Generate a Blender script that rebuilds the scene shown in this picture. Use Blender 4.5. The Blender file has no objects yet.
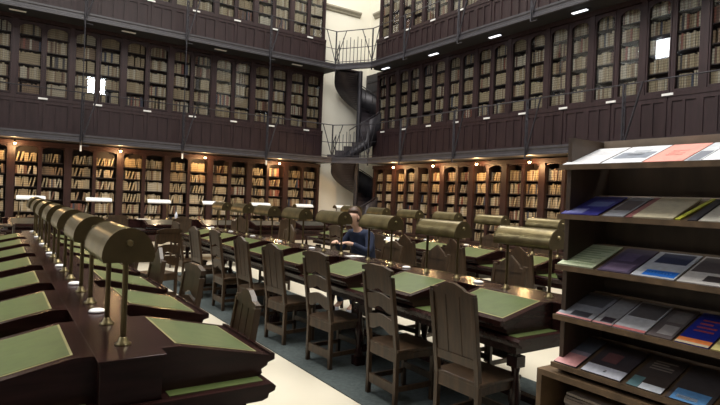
import bpy, math, random
from mathutils import Vector, Matrix
random.seed(7)
C = bpy.context.scene.collection
PI = math.pi
# ------------------------------------------------------------------ camera
cam_data = bpy.data.cameras.new('camera'); cam = bpy.data.objects.new('camera', cam_data); C.objects.link(cam)
H = 1.7; F = 538.0
def unit(v): v = Vector(v); v.normalize(); return v
_y = unit((-366, 19.5, F)); _x = unit((790, -28.5, F)); _x = (_x - _x.dot(_y) * _y).normalized()
_z = _x.cross(_y)
if _z[1] < 0: _z = -_z
right = Vector((_x[0], _y[0], _z[0])); up = Vector((_x[1], _y[1], _z[1])); fwd = Vector((_x[2], _y[2], _z[2]))
M = Matrix((right, up, -fwd)).transposed().to_4x4(); M.translation = (0, 0, H)
cam.matrix_world = M
cam_data.sensor_width = 36; cam_data.lens = 36 * F / 720; cam_data.clip_start = .02
bpy.context.scene.camera = cam
# ------------------------------------------------------------------ light and exposure
vs = bpy.context.scene.view_settings
vs.view_transform = 'Standard'; vs.look = 'None'; vs.gamma = 1; vs.use_curve_mapping = False
vs.exposure = 0.0
w = bpy.data.worlds.new('world'); bpy.context.scene.world = w; w.use_nodes = True
w.node_tree.nodes['Background'].inputs[0].default_value = (.75, .85, 1, 1)
w.node_tree.nodes['Background'].inputs[1].default_value = .2
def area(name, loc, rot, sx, sy, power, col):
    d = bpy.data.lights.new(name, 'AREA'); d.shape = 'RECTANGLE'; d.size = sx; d.size_y = sy; d.energy = power; d.color = col
    o = bpy.data.objects.new(name, d); o.location = loc; o.rotation_euler = rot; C.objects.link(o); return o
area('skylight_glow', (3.0, 5.4, 13.2), (0, 0, 0), 9, 11, 2750, (1, .97, .92))
area('corner_skylight', (9.6, 15.2, 13.2), (0, 0, 0), 3, 3, 470, (1, .97, .9))  # unseen fill light, added to brighten the upper walls in the corner
area('window_daylight', (-9.5, 6, 9.5), (0, -math.radians(92), 0), 4, 14, 520, (.88, .92, 1))  # added fill from out of view on the left, lifts the right wall
def point(name, loc, power, col=(1, .62, .28), r=.05):
    d = bpy.data.lights.new(name, 'POINT'); d.energy = power; d.color = col; d.shadow_soft_size = r
    o = bpy.data.objects.new(name, d); o.location = loc; C.objects.link(o); return o

# ------------------------------------------------------------------ materials
def mat(name, col, rough=.5, metal=0, var=.25, scale=(6, 6, 6), spec=.5, bump=0, emit=None, coat=0, coords='Object'):
    m = bpy.data.materials.new(name); m.use_nodes = True; nt = m.node_tree; b = nt.nodes['Principled BSDF']
    b.inputs['Roughness'].default_value = rough; b.inputs['Metallic'].default_value = metal
    b.inputs['Specular IOR Level'].default_value = spec; b.inputs['Coat Weight'].default_value = coat
    tc = nt.nodes.new('ShaderNodeTexCoord'); mp = nt.nodes.new('ShaderNodeMapping'); mp.inputs['Scale'].default_value = scale
    nz = nt.nodes.new('ShaderNodeTexNoise'); nz.inputs['Scale'].default_value = 1; nz.inputs['Detail'].default_value = 4
    cr = nt.nodes.new('ShaderNodeValToRGB')
    lo = [max(0, c * (1 - var)) for c in col[:3]] + [1]; hi = [min(1, c * (1 + var)) for c in col[:3]] + [1]
    cr.color_ramp.elements[0].position = .3; cr.color_ramp.elements[1].position = .7
    cr.color_ramp.elements[0].color = lo; cr.color_ramp.elements[1].color = hi
    nt.links.new(tc.outputs[coords], mp.inputs[0]); nt.links.new(mp.outputs[0], nz.inputs[0]); nt.links.new(nz.outputs[0], cr.inputs[0])
    nt.links.new(cr.outputs[0], b.inputs['Base Color'])
    if bump:
        bp = nt.nodes.new('ShaderNodeBump'); bp.inputs['Strength'].default_value = bump; bp.inputs['Distance'].default_value = .004
        nt.links.new(nz.outputs[0], bp.inputs['Height']); nt.links.new(bp.outputs[0], b.inputs['Normal'])
    if emit:
        b.inputs['Emission Color'].default_value = (*emit[:3], 1); b.inputs['Emission Strength'].default_value = emit[3]
    return m
TABLE = mat('table_wood', (.022, .0085, .0075), .24, 0, .4, (3, 20, 20), .22)
CHAIR = mat('chair_wood', (.044, .024, .011), .42, 0, .45, (25, 25, 3), bump=.2)
CASE = mat('case_wood', (.026, .009, .0075), .5, 0, .3, (12, 12, 2), .35)
CASEUP = mat('gallery_case_wood', (.030, .0165, .018), .5, 0, .3, (12, 12, 2), .3)
CASEIN = mat('case_inside', (.022, .011, .009), .6, 0, .3)
RACKW = mat('rack_wood', (.12, .075, .04), .45, 0, .35, (4, 14, 14), bump=.2)
RACKD = mat('rack_dark_wood', (.045, .03, .02), .5, 0, .35, (10, 10, 3))
LEATHER = mat('green_leather', (.068, .094, .025), .45, 0, .14, (14, 14, 14), bump=.3)
TOOL = mat('leather_border', (.32, .30, .14), .4, .3, .2)
BRASS = mat('aged_brass', (.185, .15, .075), .28, .8, .3, (9, 9, 9), bump=.15)
BRASSD = mat('dark_brass', (.10, .075, .035), .4, .7, .3)
IRON = mat('iron', (.035, .033, .04), .45, .4, .2)
SLAB = mat('painted_edge', (.05, .047, .055), .45, 0, .15)
SOFF = mat('soffit', (.014, .012, .013), .7, 0, .2)
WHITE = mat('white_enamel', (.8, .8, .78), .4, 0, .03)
PAPER = mat('paper', (.78, .76, .72), .6, 0, .05)
WALL = mat('plaster', (.84, .81, .71), .8, 0, .04, (1, 1, 1))
DWALL = mat('dark_panelling', (.06, .035, .03), .6, 0, .3, (1, 1, 1))
CARPET = mat('carpet', (.055, .070, .070), .95, 0, .25, (30, 30, 30), bump=.4)
CREAM = mat('cream_floor', (.70, .645, .52), .35, 0, .05, (1.2, 1.2, 1.2))
STEP = mat('stair_step', (.035, .028, .034), .5, .1, .2)
LIT = mat('lamp_bulb', (1, .7, .35), .5, emit=(1, .62, .28, 45))
TUBE = mat('fluorescent_tube', (.9, .9, .95), .5, emit=(.9, .93, 1, 1.6))
WINDOW = mat('window_light', (.9, .95, 1), .5, emit=(.92, .96, 1, 55))
def colmat(name, col, rough=.45, var=.08): return mat(name, col, rough, 0, var, (20, 20, 20))
NAVY = mat('navy_cloth', (.010, .017, .045), .9, 0, .35, (14, 14, 14), bump=.4)
DENIM = mat('denim', (.05, .075, .14), .85, 0, .35, (30, 30, 30), bump=.4)
SKIN = mat('skin', (.62, .38, .28), .5, 0, .06); HAIR = mat('hair', (.07, .035, .02), .5, 0, .5, (60, 60, 60), bump=.5)
SHOE = mat('shoe', (.6, .62, .68), .5)
# glass: clear with a Fresnel mirror
GLASS = bpy.data.materials.new('cabinet_glass'); GLASS.use_nodes = True
nt = GLASS.node_tree; nt.nodes.remove(nt.nodes['Principled BSDF'])
_t = nt.nodes.new('ShaderNodeBsdfTransparent'); _t.inputs[0].default_value = (.86, .88, .9, 1)
_g = nt.nodes.new('ShaderNodeBsdfGlossy'); _g.inputs['Roughness'].default_value = .03
_l = nt.nodes.new('ShaderNodeLayerWeight'); _l.inputs[0].default_value = .5
_p = nt.nodes.new('ShaderNodeMath'); _p.operation = 'POWER'; _p.inputs[1].default_value = 4; nt.links.new(_l.outputs['Facing'], _p.inputs[0])
_f = nt.nodes.new('ShaderNodeMath'); _f.operation = 'MULTIPLY_ADD'; _f.inputs[1].default_value = .8; _f.inputs[2].default_value = .04; nt.links.new(_p.outputs[0], _f.inputs[0])
_m = nt.nodes.new('ShaderNodeMixShader'); nt.links.new(_f.outputs[0], _m.inputs[0]); nt.links.new(_t.outputs[0], _m.inputs[1]); nt.links.new(_g.outputs[0], _m.inputs[2])
nt.links.new(_m.outputs[0], nt.nodes['Material Output'].inputs[0])
# old book spines: hue per book, from an attribute in the stuff mesh or from the object's own random number
def bookmat(name, attr):
    m = bpy.data.materials.new(name); m.use_nodes = True; nt = m.node_tree; b = nt.nodes['Principled BSDF']; b.inputs['Roughness'].default_value = .6
    if attr: n = nt.nodes.new('ShaderNodeAttribute'); n.attribute_name = 'rnd'; out = n.outputs['Fac']
    else: n = nt.nodes.new('ShaderNodeObjectInfo'); out = n.outputs['Random']
    cr = nt.nodes.new('ShaderNodeValToRGB'); cr.color_ramp.interpolation = 'CONSTANT'
    cols = [(0, (.42, .33, .20)), (.18, (.34, .25, .14)), (.34, (.50, .41, .28)), (.48, (.26, .165, .09)), (.60, (.40, .31, .18)), (.74, (.52, .45, .33)), (.84, (.15, .075, .045)), (.90, (.27, .09, .055)), (.925, (.05, .06, .09)), (.945, (.46, .37, .23)), (.98, (.06, .05, .045))]
    cr.color_ramp.elements[0].color = (*cols[0][1], 1); cr.color_ramp.elements[1].position = cols[1][0]; cr.color_ramp.elements[1].color = (*cols[1][1], 1)
    for p, c in cols[2:]: e = cr.color_ramp.elements.new(p); e.color = (*c, 1)
    nt.links.new(out, cr.inputs[0])
    geo = nt.nodes.new('ShaderNodeNewGeometry'); wv = nt.nodes.new('ShaderNodeTexWave'); wv.bands_direction = 'Z'; wv.inputs['Scale'].default_value = 5; wv.inputs['Distortion'].default_value = 1.5
    nt.links.new(geo.outputs['Position'], wv.inputs[0])
    mr = nt.nodes.new('ShaderNodeMapRange'); mr.inputs[3].default_value = .65; mr.inputs[4].default_value = 1.05; nt.links.new(wv.outputs['Fac'], mr.inputs[0])
    mx = nt.nodes.new('ShaderNodeVectorMath'); mx.operation = 'SCALE'; nt.links.new(cr.outputs[0], mx.inputs[0]); nt.links.new(mr.outputs[0], mx.inputs['Scale'])
    nt.links.new(mx.outputs[0], b.inputs['Base Color']); return m
BOOKS = bookmat('book_spines', True); BOOK1 = bookmat('book_spine', False)

# ------------------------------------------------------------------ mesh helpers
class MB:
    def __init__(s): s.v = []; s.f = []; s.sm = []
    def add(s, vs, fs, smooth=False):
        n = len(s.v); s.v += [tuple(v) for v in vs]; s.f += [tuple(i + n for i in f) for f in fs]; s.sm += [smooth] * len(fs); return s
    def box(s, x0, x1, y0, y1, z0, z1, mtx=None):
        vs = [Vector((x, y, z)) for x in (x0, x1) for y in (y0, y1) for z in (z0, z1)]
        if mtx is not None: vs = [mtx @ v for v in vs]
        return s.add(vs, [(0, 1, 3, 2), (4, 6, 7, 5), (0, 4, 5, 1), (2, 3, 7, 6), (0, 2, 6, 4), (1, 5, 7, 3)])
    def prism(s, poly, a, b, axis='y', smooth=False):
        # poly in the plane across the axis, (u, v): y -> (x,z), x -> (y,z), z -> (x,y)
        def P(u, v, t): return {'y': (u, t, v), 'x': (t, u, v), 'z': (u, v, t)}[axis]
        n = len(poly); vs = [P(u, v, a) for u, v in poly] + [P(u, v, b) for u, v in poly]
        s.add(vs, [(i, (i + 1) % n, (i + 1) % n + n, i + n) for i in range(n)], smooth)
        s.add(vs[:n], [tuple(range(n))[::-1]]); s.add(vs[n:], [tuple(range(n))]); return s
    def tube(s, pts, r, seg=8, smooth=True):
        pts = [Vector(p) for p in pts]; rs = r if isinstance(r, (list, tuple)) else [r] * len(pts); rings = []
        for i, p in enumerate(pts):
            d = (pts[min(i + 1, len(pts) - 1)] - pts[max(i - 1, 0)]).normalized()
            a = d.cross(Vector((0, 0, 1)) if abs(d.z) < .9 else Vector((1, 0, 0))).normalized(); b = d.cross(a)
            rings.append([p + rs[i] * (math.cos(2 * PI * k / seg) * a + math.sin(2 * PI * k / seg) * b) for k in range(seg)])
        vs = [v for q in rings for v in q]; fs = []
        for i in range(len(pts) - 1):
            for k in range(seg): fs.append((i * seg + k, i * seg + (k + 1) % seg, (i + 1) * seg + (k + 1) % seg, (i + 1) * seg + k))
        s.add(vs, fs, smooth); s.add(rings[0], [tuple(range(seg))[::-1]]); s.add(rings[-1], [tuple(range(seg))]); return s
    def lathe(s, prof, c=(0, 0, 0), seg=12):
        vs = [(c[0] + r * math.cos(2 * PI * k / seg), c[1] + r * math.sin(2 * PI * k / seg), c[2] + z) for r, z in prof for k in range(seg)]
        fs = [(i * seg + k, i * seg + (k + 1) % seg, (i + 1) * seg + (k + 1) % seg, (i + 1) * seg + k) for i in range(len(prof) - 1) for k in range(seg)]
        s.add(vs, fs, True); s.add(vs[:seg], [tuple(range(seg))[::-1]]); s.add(vs[-seg:], [tuple(range(seg))]); return s
    def build(s, name, m, parent=None, bevel=0):
        me = bpy.data.meshes.new(name); me.from_pydata(s.v, [], s.f); me.update()
        me.polygons.foreach_set('use_smooth', s.sm); me.materials.append(m)
        o = bpy.data.objects.new(name, me); C.objects.link(o)
        if parent: o.parent = parent
        if bevel: b = o.modifiers.new('bevel', 'BEVEL'); b.width = bevel; b.segments = 2; b.limit_method = 'ANGLE'
        return o
def struct(o): o['kind'] = 'structure'; return o
def tag(o, label, cat, group=None):
    o['label'] = label; o['category'] = cat
    if group: o['group'] = group
    return o
def thing(name, loc=(0, 0, 0), rz=0):
    o = bpy.data.objects.new(name, None); o.location = loc; o.rotation_euler = (0, 0, rz); o.empty_display_size = .1; C.objects.link(o); return o
def copy_tree(o, parent=None):
    c = o.copy(); C.objects.link(c)
    if parent: c.parent = parent
    for ch in KIDS.get(o.name, []) or [k for k in bpy.data.objects if k.parent == o and k.name != c.name]: copy_tree(ch, c)
    return c
KIDS = {}
def register(o):       # remember the children once so copying stays quick
    ks = [k for k in bpy.data.objects if k.parent == o]; KIDS[o.name] = ks
    for k in ks: register(k)
def copy_quick(o, parent=None):
    c = o.copy(); C.objects.link(c)
    if parent: c.parent = parent
    for ch in KIDS[o.name]: copy_quick(ch, c)
    return c

# ------------------------------------------------------------------ the room
PL, PR = 18.35, 12.10       # planes of the bookcases, left wall (y) and right wall (x)
EL, ER = 17.50, 11.35       # outer edges of the galleries
WL, WR = 18.85, 13.00       # walls
XM, YM = -10.0, -6.0; ZC = 13.6
struct(MB().box(XM, WR, YM, WL, -.1, 0).build('floor', CREAM))
struct(MB().box(XM - .2, WR + .2, WL, WL + .2, -.1, ZC).build('wall_left', WALL))
struct(MB().box(WR, WR + .2, YM, WL, -.1, ZC).build('wall_right', WALL))
struct(MB().box(XM - .2, WR + .2, YM - .2, YM, -.1, ZC).build('wall_back', DWALL))
struct(MB().box(XM - .2, XM, YM, WL, -.1, ZC).build('wall_far_left', DWALL))
struct(MB().box(XM - .2, WR + .2, YM - .2, WL + .2, ZC, ZC + .2).build('ceiling', WALL))
# cornice under the vault, running round both walls into the corner
def cornice_poly(p): return [(p, 9.42), (p - .15, 9.42), (p - .15, 9.36), (p - .07, 9.28), (p - .07, 9.24), (p, 9.2)]
CORN = mat('cornice_stone', (.34, .31, .24), .8, 0, .1)
struct(MB().prism(cornice_poly(WL), XM, WR - .55, 'x').build('trim_1', CORN))
struct(MB().prism(cornice_poly(WR), YM, WL - .35, 'y').build('trim_2', CORN))
# bright windows that the glazed doors mirror (behind and above the photographer)
def window(i, cx, cy, cz, w_, h_, ax):
    if ax == 'y': a = (cx - w_ / 2, cx + w_ / 2, cy - .02, cy + .02); fr = MB()
    else: a = (cx - .02, cx + .02, cy - w_ / 2, cy + w_ / 2); fr = MB()
    o = struct(MB().box(a[0], a[1], a[2], a[3], cz - h_ / 2, cz + h_ / 2).build('window_%d' % i, WINDOW))
    t = .06
    if ax == 'y':
        for x in (a[0], cx, a[1]): fr.box(x - t / 2, x + t / 2, cy - .04, cy + .06, cz - h_ / 2, cz + h_ / 2)
        for z in (cz - h_ / 2, cz + h_ / 2): fr.box(a[0] - t, a[1] + t, cy - .04, cy + .06, z - t / 2, z + t / 2)
    else:
        for y in (a[2], cy, a[3]): fr.box(cx - .04, cx + .06, y - t / 2, y + t / 2, cz - h_ / 2, cz + h_ / 2)
        for z in (cz - h_ / 2, cz + h_ / 2): fr.box(cx - .04, cx + .06, a[2] - t, a[3] + t, z - t / 2, z + t / 2)
    fr.build('window_frame', DWALL, o)
def mirror_from(px, py, plane, sgn=1):
    d = right * (px - 360) + up * (202.5 - py) + fwd * F
    o = Vector((0, 0, H))
    if plane == 'x':
        t = (PR + .03) / d.x; hit = o + d * t; d.x = -d.x; t2 = (XM + .05 - hit.x) / d.x; p = hit + d * t2
        if p.y > WL - .05: t2 = (WL - .05 - hit.y) / d.y; p = hit + d * t2; return p, 'y'
        return p, 'x'
    t = (PL + .03) / d.y; hit = o + d * t; d.y = -d.y; t2 = (YM + .05 - hit.y) / d.y; return hit + d * t2, 'y'

# carpets under the tables
for i, (x0, x1) in enumerate([(-1.0, 1.62), (2.55, 4.35), (5.85, 7.5)]):
    o = MB().box(x0, x1, -4.5, 11.3, 0, .012).build('carpet_runner', CARPET)
    tag(o, ['dark blue-green carpet runner under the nearest reading table on the left', 'dark blue-green carpet runner under the long middle reading table', 'dark blue-green carpet runner under the reading table farthest right'][i], 'carpet')

# ------------------------------------------------------------------ bookcases. local frame: u along the wall, front face towards -v (v = 0 is the face)
# left wall: u = x, v = y ; right wall: u = -y, v = x  (rotation -90 deg)
def place(o, wall, c, z):
    if wall == 'L': o.location = (c, PL, z); o.rotation_euler = (0, 0, 0)
    else: o.location = (PR, c, z); o.rotation_euler = (0, 0, -PI / 2)
BWL, BWR = 1.446, 1.287
NB = {'L': [(1.1 + BWL * k) for k in range(-1, 7)], 'R': [5.93 + BWR * k for k in range(-1, 9)]}
rows_up = [1.20 + .425 * i for i in range(5)]       # shelf heights of the glazed cases above their own floor
rows_dn = [.55 + .365 * i for i in range(6)]
def arch(u0, u1, z0, z1):                           # scalloped pelmet at the top of a column: spandrel over a round-headed opening
    n = 10; c = (u0 + u1) / 2; r = (u1 - u0) / 2
    poly = [(u0, z1), (u0, z0)] + [(c - r * math.cos(PI * i / n), z0 + (z1 - z0) * .75 * math.sin(PI * i / n)) for i in range(1, n)] + [(u1, z0), (u1, z1)]
    return poly[::-1]
def gallery_case(bw):
    t = thing('bookcase'); h = bw / 2; p = .072; cw = (bw - 3 * p) / 2 - .01
    b = MB()                                        # panelled base cupboard
    b.box(-h, h, -.12, .36, 0, 1.02).box(-h, h, -.16, .36, 1.02, 1.12).box(-h, h, -.15, .36, 0, .1)
    b.build('base_cupboard', CASEUP, t)
    for sx in (-1, 1):                              # raised frames of the cupboard fronts
        m = MB(); u0, u1 = (sx * h, sx * .02) if sx < 0 else (.02, h); 
        for a0, a1, z0, z1 in [(u0, u0 + .07, .1, 1.02), (u1 - .07, u1, .1, 1.02), (u0 + .07, u1 - .07, .1, .2), (u0 + .07, u1 - .07, .92, 1.02), ((u0 + u1) / 2 - .03, (u0 + u1) / 2 + .03, .2, .92)]: m.box(a0, a1, -.145, -.12, z0, z1)
        m.build('cupboard_door', CASEUP, t)
    c = MB()
    c.box(-h, h, .33, .36, 1.12, 3.38).box(-h, h, -.0, .33, 3.28, 3.38)
    for u in (-h + p / 2, 0, h - p / 2): c.box(u - p / 2, u + p / 2, .02, .33, 1.12, 3.28)
    c.build('carcass', CASEIN, t)
    c = MB()
    for u, q in ((-h + p / 2, p), (h - p / 2, p)): c.box(u - q / 2, u + q / 2, -.05, .02, 1.12, 3.3)
    c.box(-.03, .03, -.02, .02, 1.12, 3.3); c.box(-h, h, -.07, .02, 3.28, 3.4)
    c.build('pilaster', CASEUP, t)
    for z in rows_up + [rows_up[-1] + .41]:
        MB().box(-h + p, h - p, .06, .33, z - .022, z).build('shelf', CASEIN, t)
    for sx in (-1, 1):
        a, b_ = sorted((sx * (.04), sx * (h - p - .005))); z0, z1 = 1.15, 3.26; m = MB()
        m.box(a, a + .03, -.03, .01, z0, z1).box(b_ - .03, b_, -.03, .01, z0, z1).box(a + .03, b_ - .03, -.03, .01, z0, z0 + .05)
        m.box(a + .03, b_ - .03, -.03, .01, z1 - .05, z1)
        m.prism(arch(a + .03, b_ - .03, z1 - .2, z1 - .03), -.025, .0, 'y')
        d = m.build('door', CASEUP, t)
        MB().box(a + .04, b_ - .04, .012, .017, z0 + .03, z1 - .02).build('glass_pane', GLASS, d)
    MB().box(-.12, .12, -.175, -.16, 1.045, 1.095).build('label_plate', WHITE, t)
    register(t); return t
def ground_case(bw):
    t = thing('bookcase'); h = bw / 2; p = .10
    b = MB().box(-h, h, -.06, .40, 0, .5).box(-h, h, -.10, .40, .5, .53); b.build('base_cupboard', CASE, t)
    c = MB().box(-h, h, .37, .40, .53, 2.95)
    for u in (-h + p / 2, 0, h - p / 2): c.box(u - p / 2, u + p / 2, .0, .37, .53, 2.95)
    c.build('carcass', CASEIN, t)
    c = MB()
    for u in (-h + p / 2, h - p / 2): c.box(u - p / 2, u + p / 2, -.06, .0, .53, 2.84)
    c.box(-.05, .05, -.03, .0, .53, 2.84); c.box(-h, h, -.1, .0, 2.84, 2.96)
    for a, b_ in ((-h + p, -.05), (.05, h - p)): c.prism(arch(a, b_, 2.73, 2.85), -.02, 0, 'y')
    c.build('pilaster', CASE, t)
    for z in rows_dn: MB().box(-h + p, h - p, .02, .37, z - .022, z).build('shelf', CASEIN, t)
    register(t); return t
gc = {'L': gallery_case(BWL), 'R': gallery_case(BWR)}; fc = {'L': ground_case(BWL), 'R': ground_case(BWR)}
FZ = {0: 0.0, 1: 3.14, 2: 6.67}
bookv = []; bookf = []; bookr = []; indiv = []
def shelf_books(wall, c, zbase, bw, rows, depth, gap_top, p, single=None, lean=False):
    h = bw / 2
    for col, (a, b) in enumerate(((-h + p + .02, -.055), (.055, h - p - .02))):
        for ri, z in enumerate(rows):
            u = a; ht0 = random.uniform(gap_top - .11, gap_top - .045); wd0 = random.uniform(.036, .056); base = random.random(); vary = random.random() < .6
            if single is not None: wd0 = (b - a) / 10 * .985
            while True:
                wd = wd0 * (random.uniform(.8, 1.2) if single is None else 1)
                if u + wd > b: break
                if single is None and random.random() < .03: u += wd * random.uniform(.6, 1.6); continue
                ht = min(gap_top - .03, ht0 * random.uniform(.9, 1.08)); v0 = .075 + random.uniform(0, .025)
                r = random.random() if vary else (base + random.uniform(0, .12)) % 1
                if single is not None: single.append((wall, c, zbase, col, ri, u, wd * .94, v0, z, ht))
                else:
                    sh = random.choice((0, 0, 0, .03, .06)) if lean and ht < .28 and u + wd + .06 < b else 0
                    x0, x1, y0, y1 = u, u + wd * .94, v0, v0 + .17
                    pts = [(x, y, zz) for x in (x0, x1) for y in (y0, y1) for zz in (z, z + ht)]
                    n = len(bookv)
                    for x, y, zz in pts:
                        if zz > z: x += sh
                        bookv.append((c + x, PL + y, zbase + zz) if wall == 'L' else (PR + y, c - x, zbase + zz))
                    for f in [(0, 1, 3, 2), (4, 6, 7, 5), (0, 4, 5, 1), (2, 3, 7, 6), (0, 2, 6, 4), (1, 5, 7, 3)]: bookf.append(tuple(i + n for i in f)); bookr.append(r)
                    u += sh
                u += wd + .001
ordn = ['first', 'second', 'third', 'fourth', 'fifth', 'sixth', 'seventh', 'eighth', 'ninth', 'tenth']
first = {}
for wall in 'LR':
    N = NB[wall]; bw = BWL if wall == 'L' else BWR
    for lev in (0, 1, 2):
        for i, c in enumerate(N):
            if lev == 2 and wall == 'R' and i < 2: continue
            proto = (fc if lev == 0 else gc)[wall]
            key = (wall, lev > 0)
            o = proto if key not in first else copy_quick(proto)
            first[key] = 1
            place(o, wall, c, FZ[lev])
            lv = ['open ground-floor bookcase', 'glazed bookcase on the middle gallery', 'glazed bookcase on the top gallery'][lev]
            tag(o, 'dark %s, %s from the stair on the %s wall' % (lv, ordn[len(N) - 1 - i], 'left' if wall == 'L' else 'right'), 'bookcase', 'bookcases of the ' + ['ground floor', 'middle gallery', 'top gallery'][lev])
            sg = indiv if (wall == 'R' and lev == 1 and i in (1, 2, 3)) else None
            if lev == 0: shelf_books(wall, c, 0, bw, rows_dn, .37, .345, .1, None, True)
            else: shelf_books(wall, c, FZ[lev], bw, rows_up, .33, .40, .072, sg)
me = bpy.data.meshes.new('shelved_books'); me.from_pydata(bookv, [], bookf); me.update(); me.materials.append(BOOKS)
at = me.attributes.new('rnd', 'FLOAT', 'FACE'); at.data.foreach_set('value', bookr)
o = bpy.data.objects.new('shelved_books', me); C.objects.link(o); o['kind'] = 'stuff'
tag(o, 'thousands of old tan books filling the rest of the shelves on every floor', 'books')
bm_cache = {}
def book_mesh(wd, ht):
    k = (round(wd, 3), round(ht / .03))
    if k not in bm_cache:
        hh = k[1] * .03; m = MB(); n = 5
        prof = [(0, .17), (wd, .17), (wd, .012)] + [(wd / 2 + wd / 2 * math.cos(PI * i / n), .012 - .012 * math.sin(PI * i / n)) for i in range(1, n)] + [(0, .012)]
        m.prism(prof[::-1], 0, hh, 'z')
        for zz in (.2, .45, .75): m.box(.001, wd - .001, -.003, .01, hh * zz, hh * zz + .008)
        o = m.build('book', BOOK1); bm_cache[k] = o.data; return o
    o = bpy.data.objects.new('book', bm_cache[k]); C.objects.link(o); return o
for (wall, c, zb, col, ri, u, wd, v0, z, ht) in indiv[:300]:
    o = book_mesh(wd, ht); o.location = (PR + v0, c - u, zb + z); o.rotation_euler = (0, 0, -PI / 2)
    k = NB['R'].index(c)
    s = '%%s on %s shelf up, %s column, %s middle-gallery bookcase from right edge' % (ordn[ri], 'left' if col == 0 else 'right', ordn[k])
    tag(o, s % 'old book', 'book', s % 'books')

# ------------------------------------------------------------------ galleries
CH = {1: ((10.55, EL), (ER, 16.25)), 2: ((10.55, EL), (ER, 16.25))}
def gallery(lev, name_label):
    t = thing('gallery'); zb = FZ[lev] - .14
    (ax, ay), (bx, by) = CH[lev]
    outer = [(XM, ay), (ax, ay), (bx, by), (bx, YM)]
    inn = [(bx + .74, YM), (bx + .74, 16.9), (10.5 if lev else 0, 0)]
    # slab: L shape with the corner cut; the recess in the corner stays open for the stair
    poly = [(XM, ay), (ax, ay), (bx, by), (bx, YM), (WR, YM), (WR, 16.52), (11.62, 16.52), (11.5, 16.3), (10.72, 17.5), (10.60, WL), (XM, WL)]
    MB().prism(poly, zb, zb + .12, 'z').build('floor_slab', SOFF, t)
    m = MB()                                        # moulded edge
    prof = [(0, -.02), (.0, .20), (-.06, .20), (-.06, .15), (-.035, .12), (-.035, .05), (-.07, .03), (-.07, -.02)]
    m.prism([(ay + a, zb + b) for a, b in prof], XM, ax, 'x'); m.prism([(bx + a, zb + b) for a, b in prof], YM, by, 'y')
    d = Vector((bx - ax, by - ay, 0)); L = d.length; d.normalize(); nrm = Vector((d.y, -d.x, 0))
    if nrm.x > 0: nrm = -nrm
    vs = []
    for base in ((ax, ay), (bx, by)):
        for a, b in prof: q = Vector((base[0], base[1], 0)) - nrm * a * -1 * 1; q = Vector((base[0], base[1], 0)) + nrm * (-a); vs.append((q.x, q.y, zb + b))
    n = len(prof); m.add(vs, [(i, (i + 1) % n, (i + 1) % n + n, i + n) for i in range(n)] + [tuple(range(n)), tuple(range(n, 2 * n))])
    m.build('edge_moulding', SLAB, t)
    zr = FZ[lev] + 1.28
    r = MB().tube([(XM, ay - .02, zr), (ax, ay - .02, zr), (bx - .02, by, zr), (bx - .02, YM, zr)], .017, 6)
    r.build('handrail', IRON, t)
    # V-shaped lattice stanchions
    def stanch(px, py, dx, dy):
        s = MB(); z0 = zb - .12; P0 = Vector((px, py, z0)); top1 = Vector((px, py, zr)); top2 = Vector((px + dx, py + dy, zr))
        base2 = Vector((px + dx * .12, py + dy * .12, zb + .1))
        s.tube([P0, top1], .026, 5); s.tube([base2, top2], .024, 5)
        off = Vector((dx, dy, 0)) * .16
        s.tube([P0 + off * .8 + Vector((0, 0, .12)), top1 + off * .8], .012, 5)
        k = 9; last = None
        for i in range(k + 1):
            zz = zb + .1 + (zr - zb - .1) * i / k; q = Vector((px, py, zz)) + (off * .8 if i % 2 else Vector((0, 0, 0)))
            if last: s.tube([last, q], .014, 4)
            last = q
        s.tube([P0, P0 + Vector((dx, dy, 0)) * .5], .014, 5)
        s.build('stanchion', IRON, t)
    for x in (-.86, 2.03, 4.92, 7.81): stanch(x, EL - .09, .42, 0)
    for y in (3.96, 6.53, 9.10, 11.75, 14.3): stanch(ER - .09, y, 0, -.42)
    # the open railing across the cut corner
    s = MB(); A = Vector((ax, ay, 0)) + nrm * .03; B = Vector((bx, by, 0)) + nrm * .03
    for q in (A, B): s.tube([(q.x, q.y, zb - .1), (q.x, q.y, zr)], .028, 6)
    for zz in (FZ[lev] + .12, FZ[lev] + .62): s.tube([(A.x, A.y, zz), (B.x, B.y, zz)], .014, 5)
    for q, sg in ((A, 1), (B, -1)):
        for dd in (.42, -.42):
            vdir = (d if dd * sg > 0 else (Vector((-1, 0, 0)) if sg > 0 else Vector((0, -1, 0)))) * abs(dd) * (sg if dd * sg > 0 else 1)
            s.tube([(q.x, q.y, FZ[lev] + .1), (q.x + vdir.x, q.y + vdir.y, zr)], .016, 5)
    for i in range(1, 10):
        q = A + (B - A) * i / 10; s.tube([(q.x, q.y, FZ[lev]), (q.x, q.y, FZ[lev] + (.92 if i % 2 else 1.02))], .013, 5)
    for (x0, y0, x1, y1) in ((10.5, EL, 10.52, EL),): pass
    for zz in (FZ[lev] + .12, FZ[lev] + .62):
        s.tube([(ax, ay - .02, zz), (ax - .5, ay - .02, zz)], .012, 5); s.tube([(bx - .02, by, zz), (bx - .02, by - .5, zz)], .012, 5)
    s.build('corner_railing', IRON, t)
    if lev == 1:
        for x in (-.86, 2.03, 4.92, 7.81):
            q = MB().tube([(x + .0, EL - .14, 2.86), (x, EL - .14, 6.6)], .016, 6); q.build('tie_rod', IRON, t)
            MB().tube([(x, EL - .14, 2.72), (x, EL - .14, 2.88)], .026, 6).build('rod_end', WHITE, t)
    tag(t, name_label, 'gallery'); return t
gallery(1, 'middle gallery walkway with grey moulded edge and iron handrail above the ground-floor books')
gallery(2, 'top gallery walkway with dark underside and iron railing across the corner')
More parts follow.
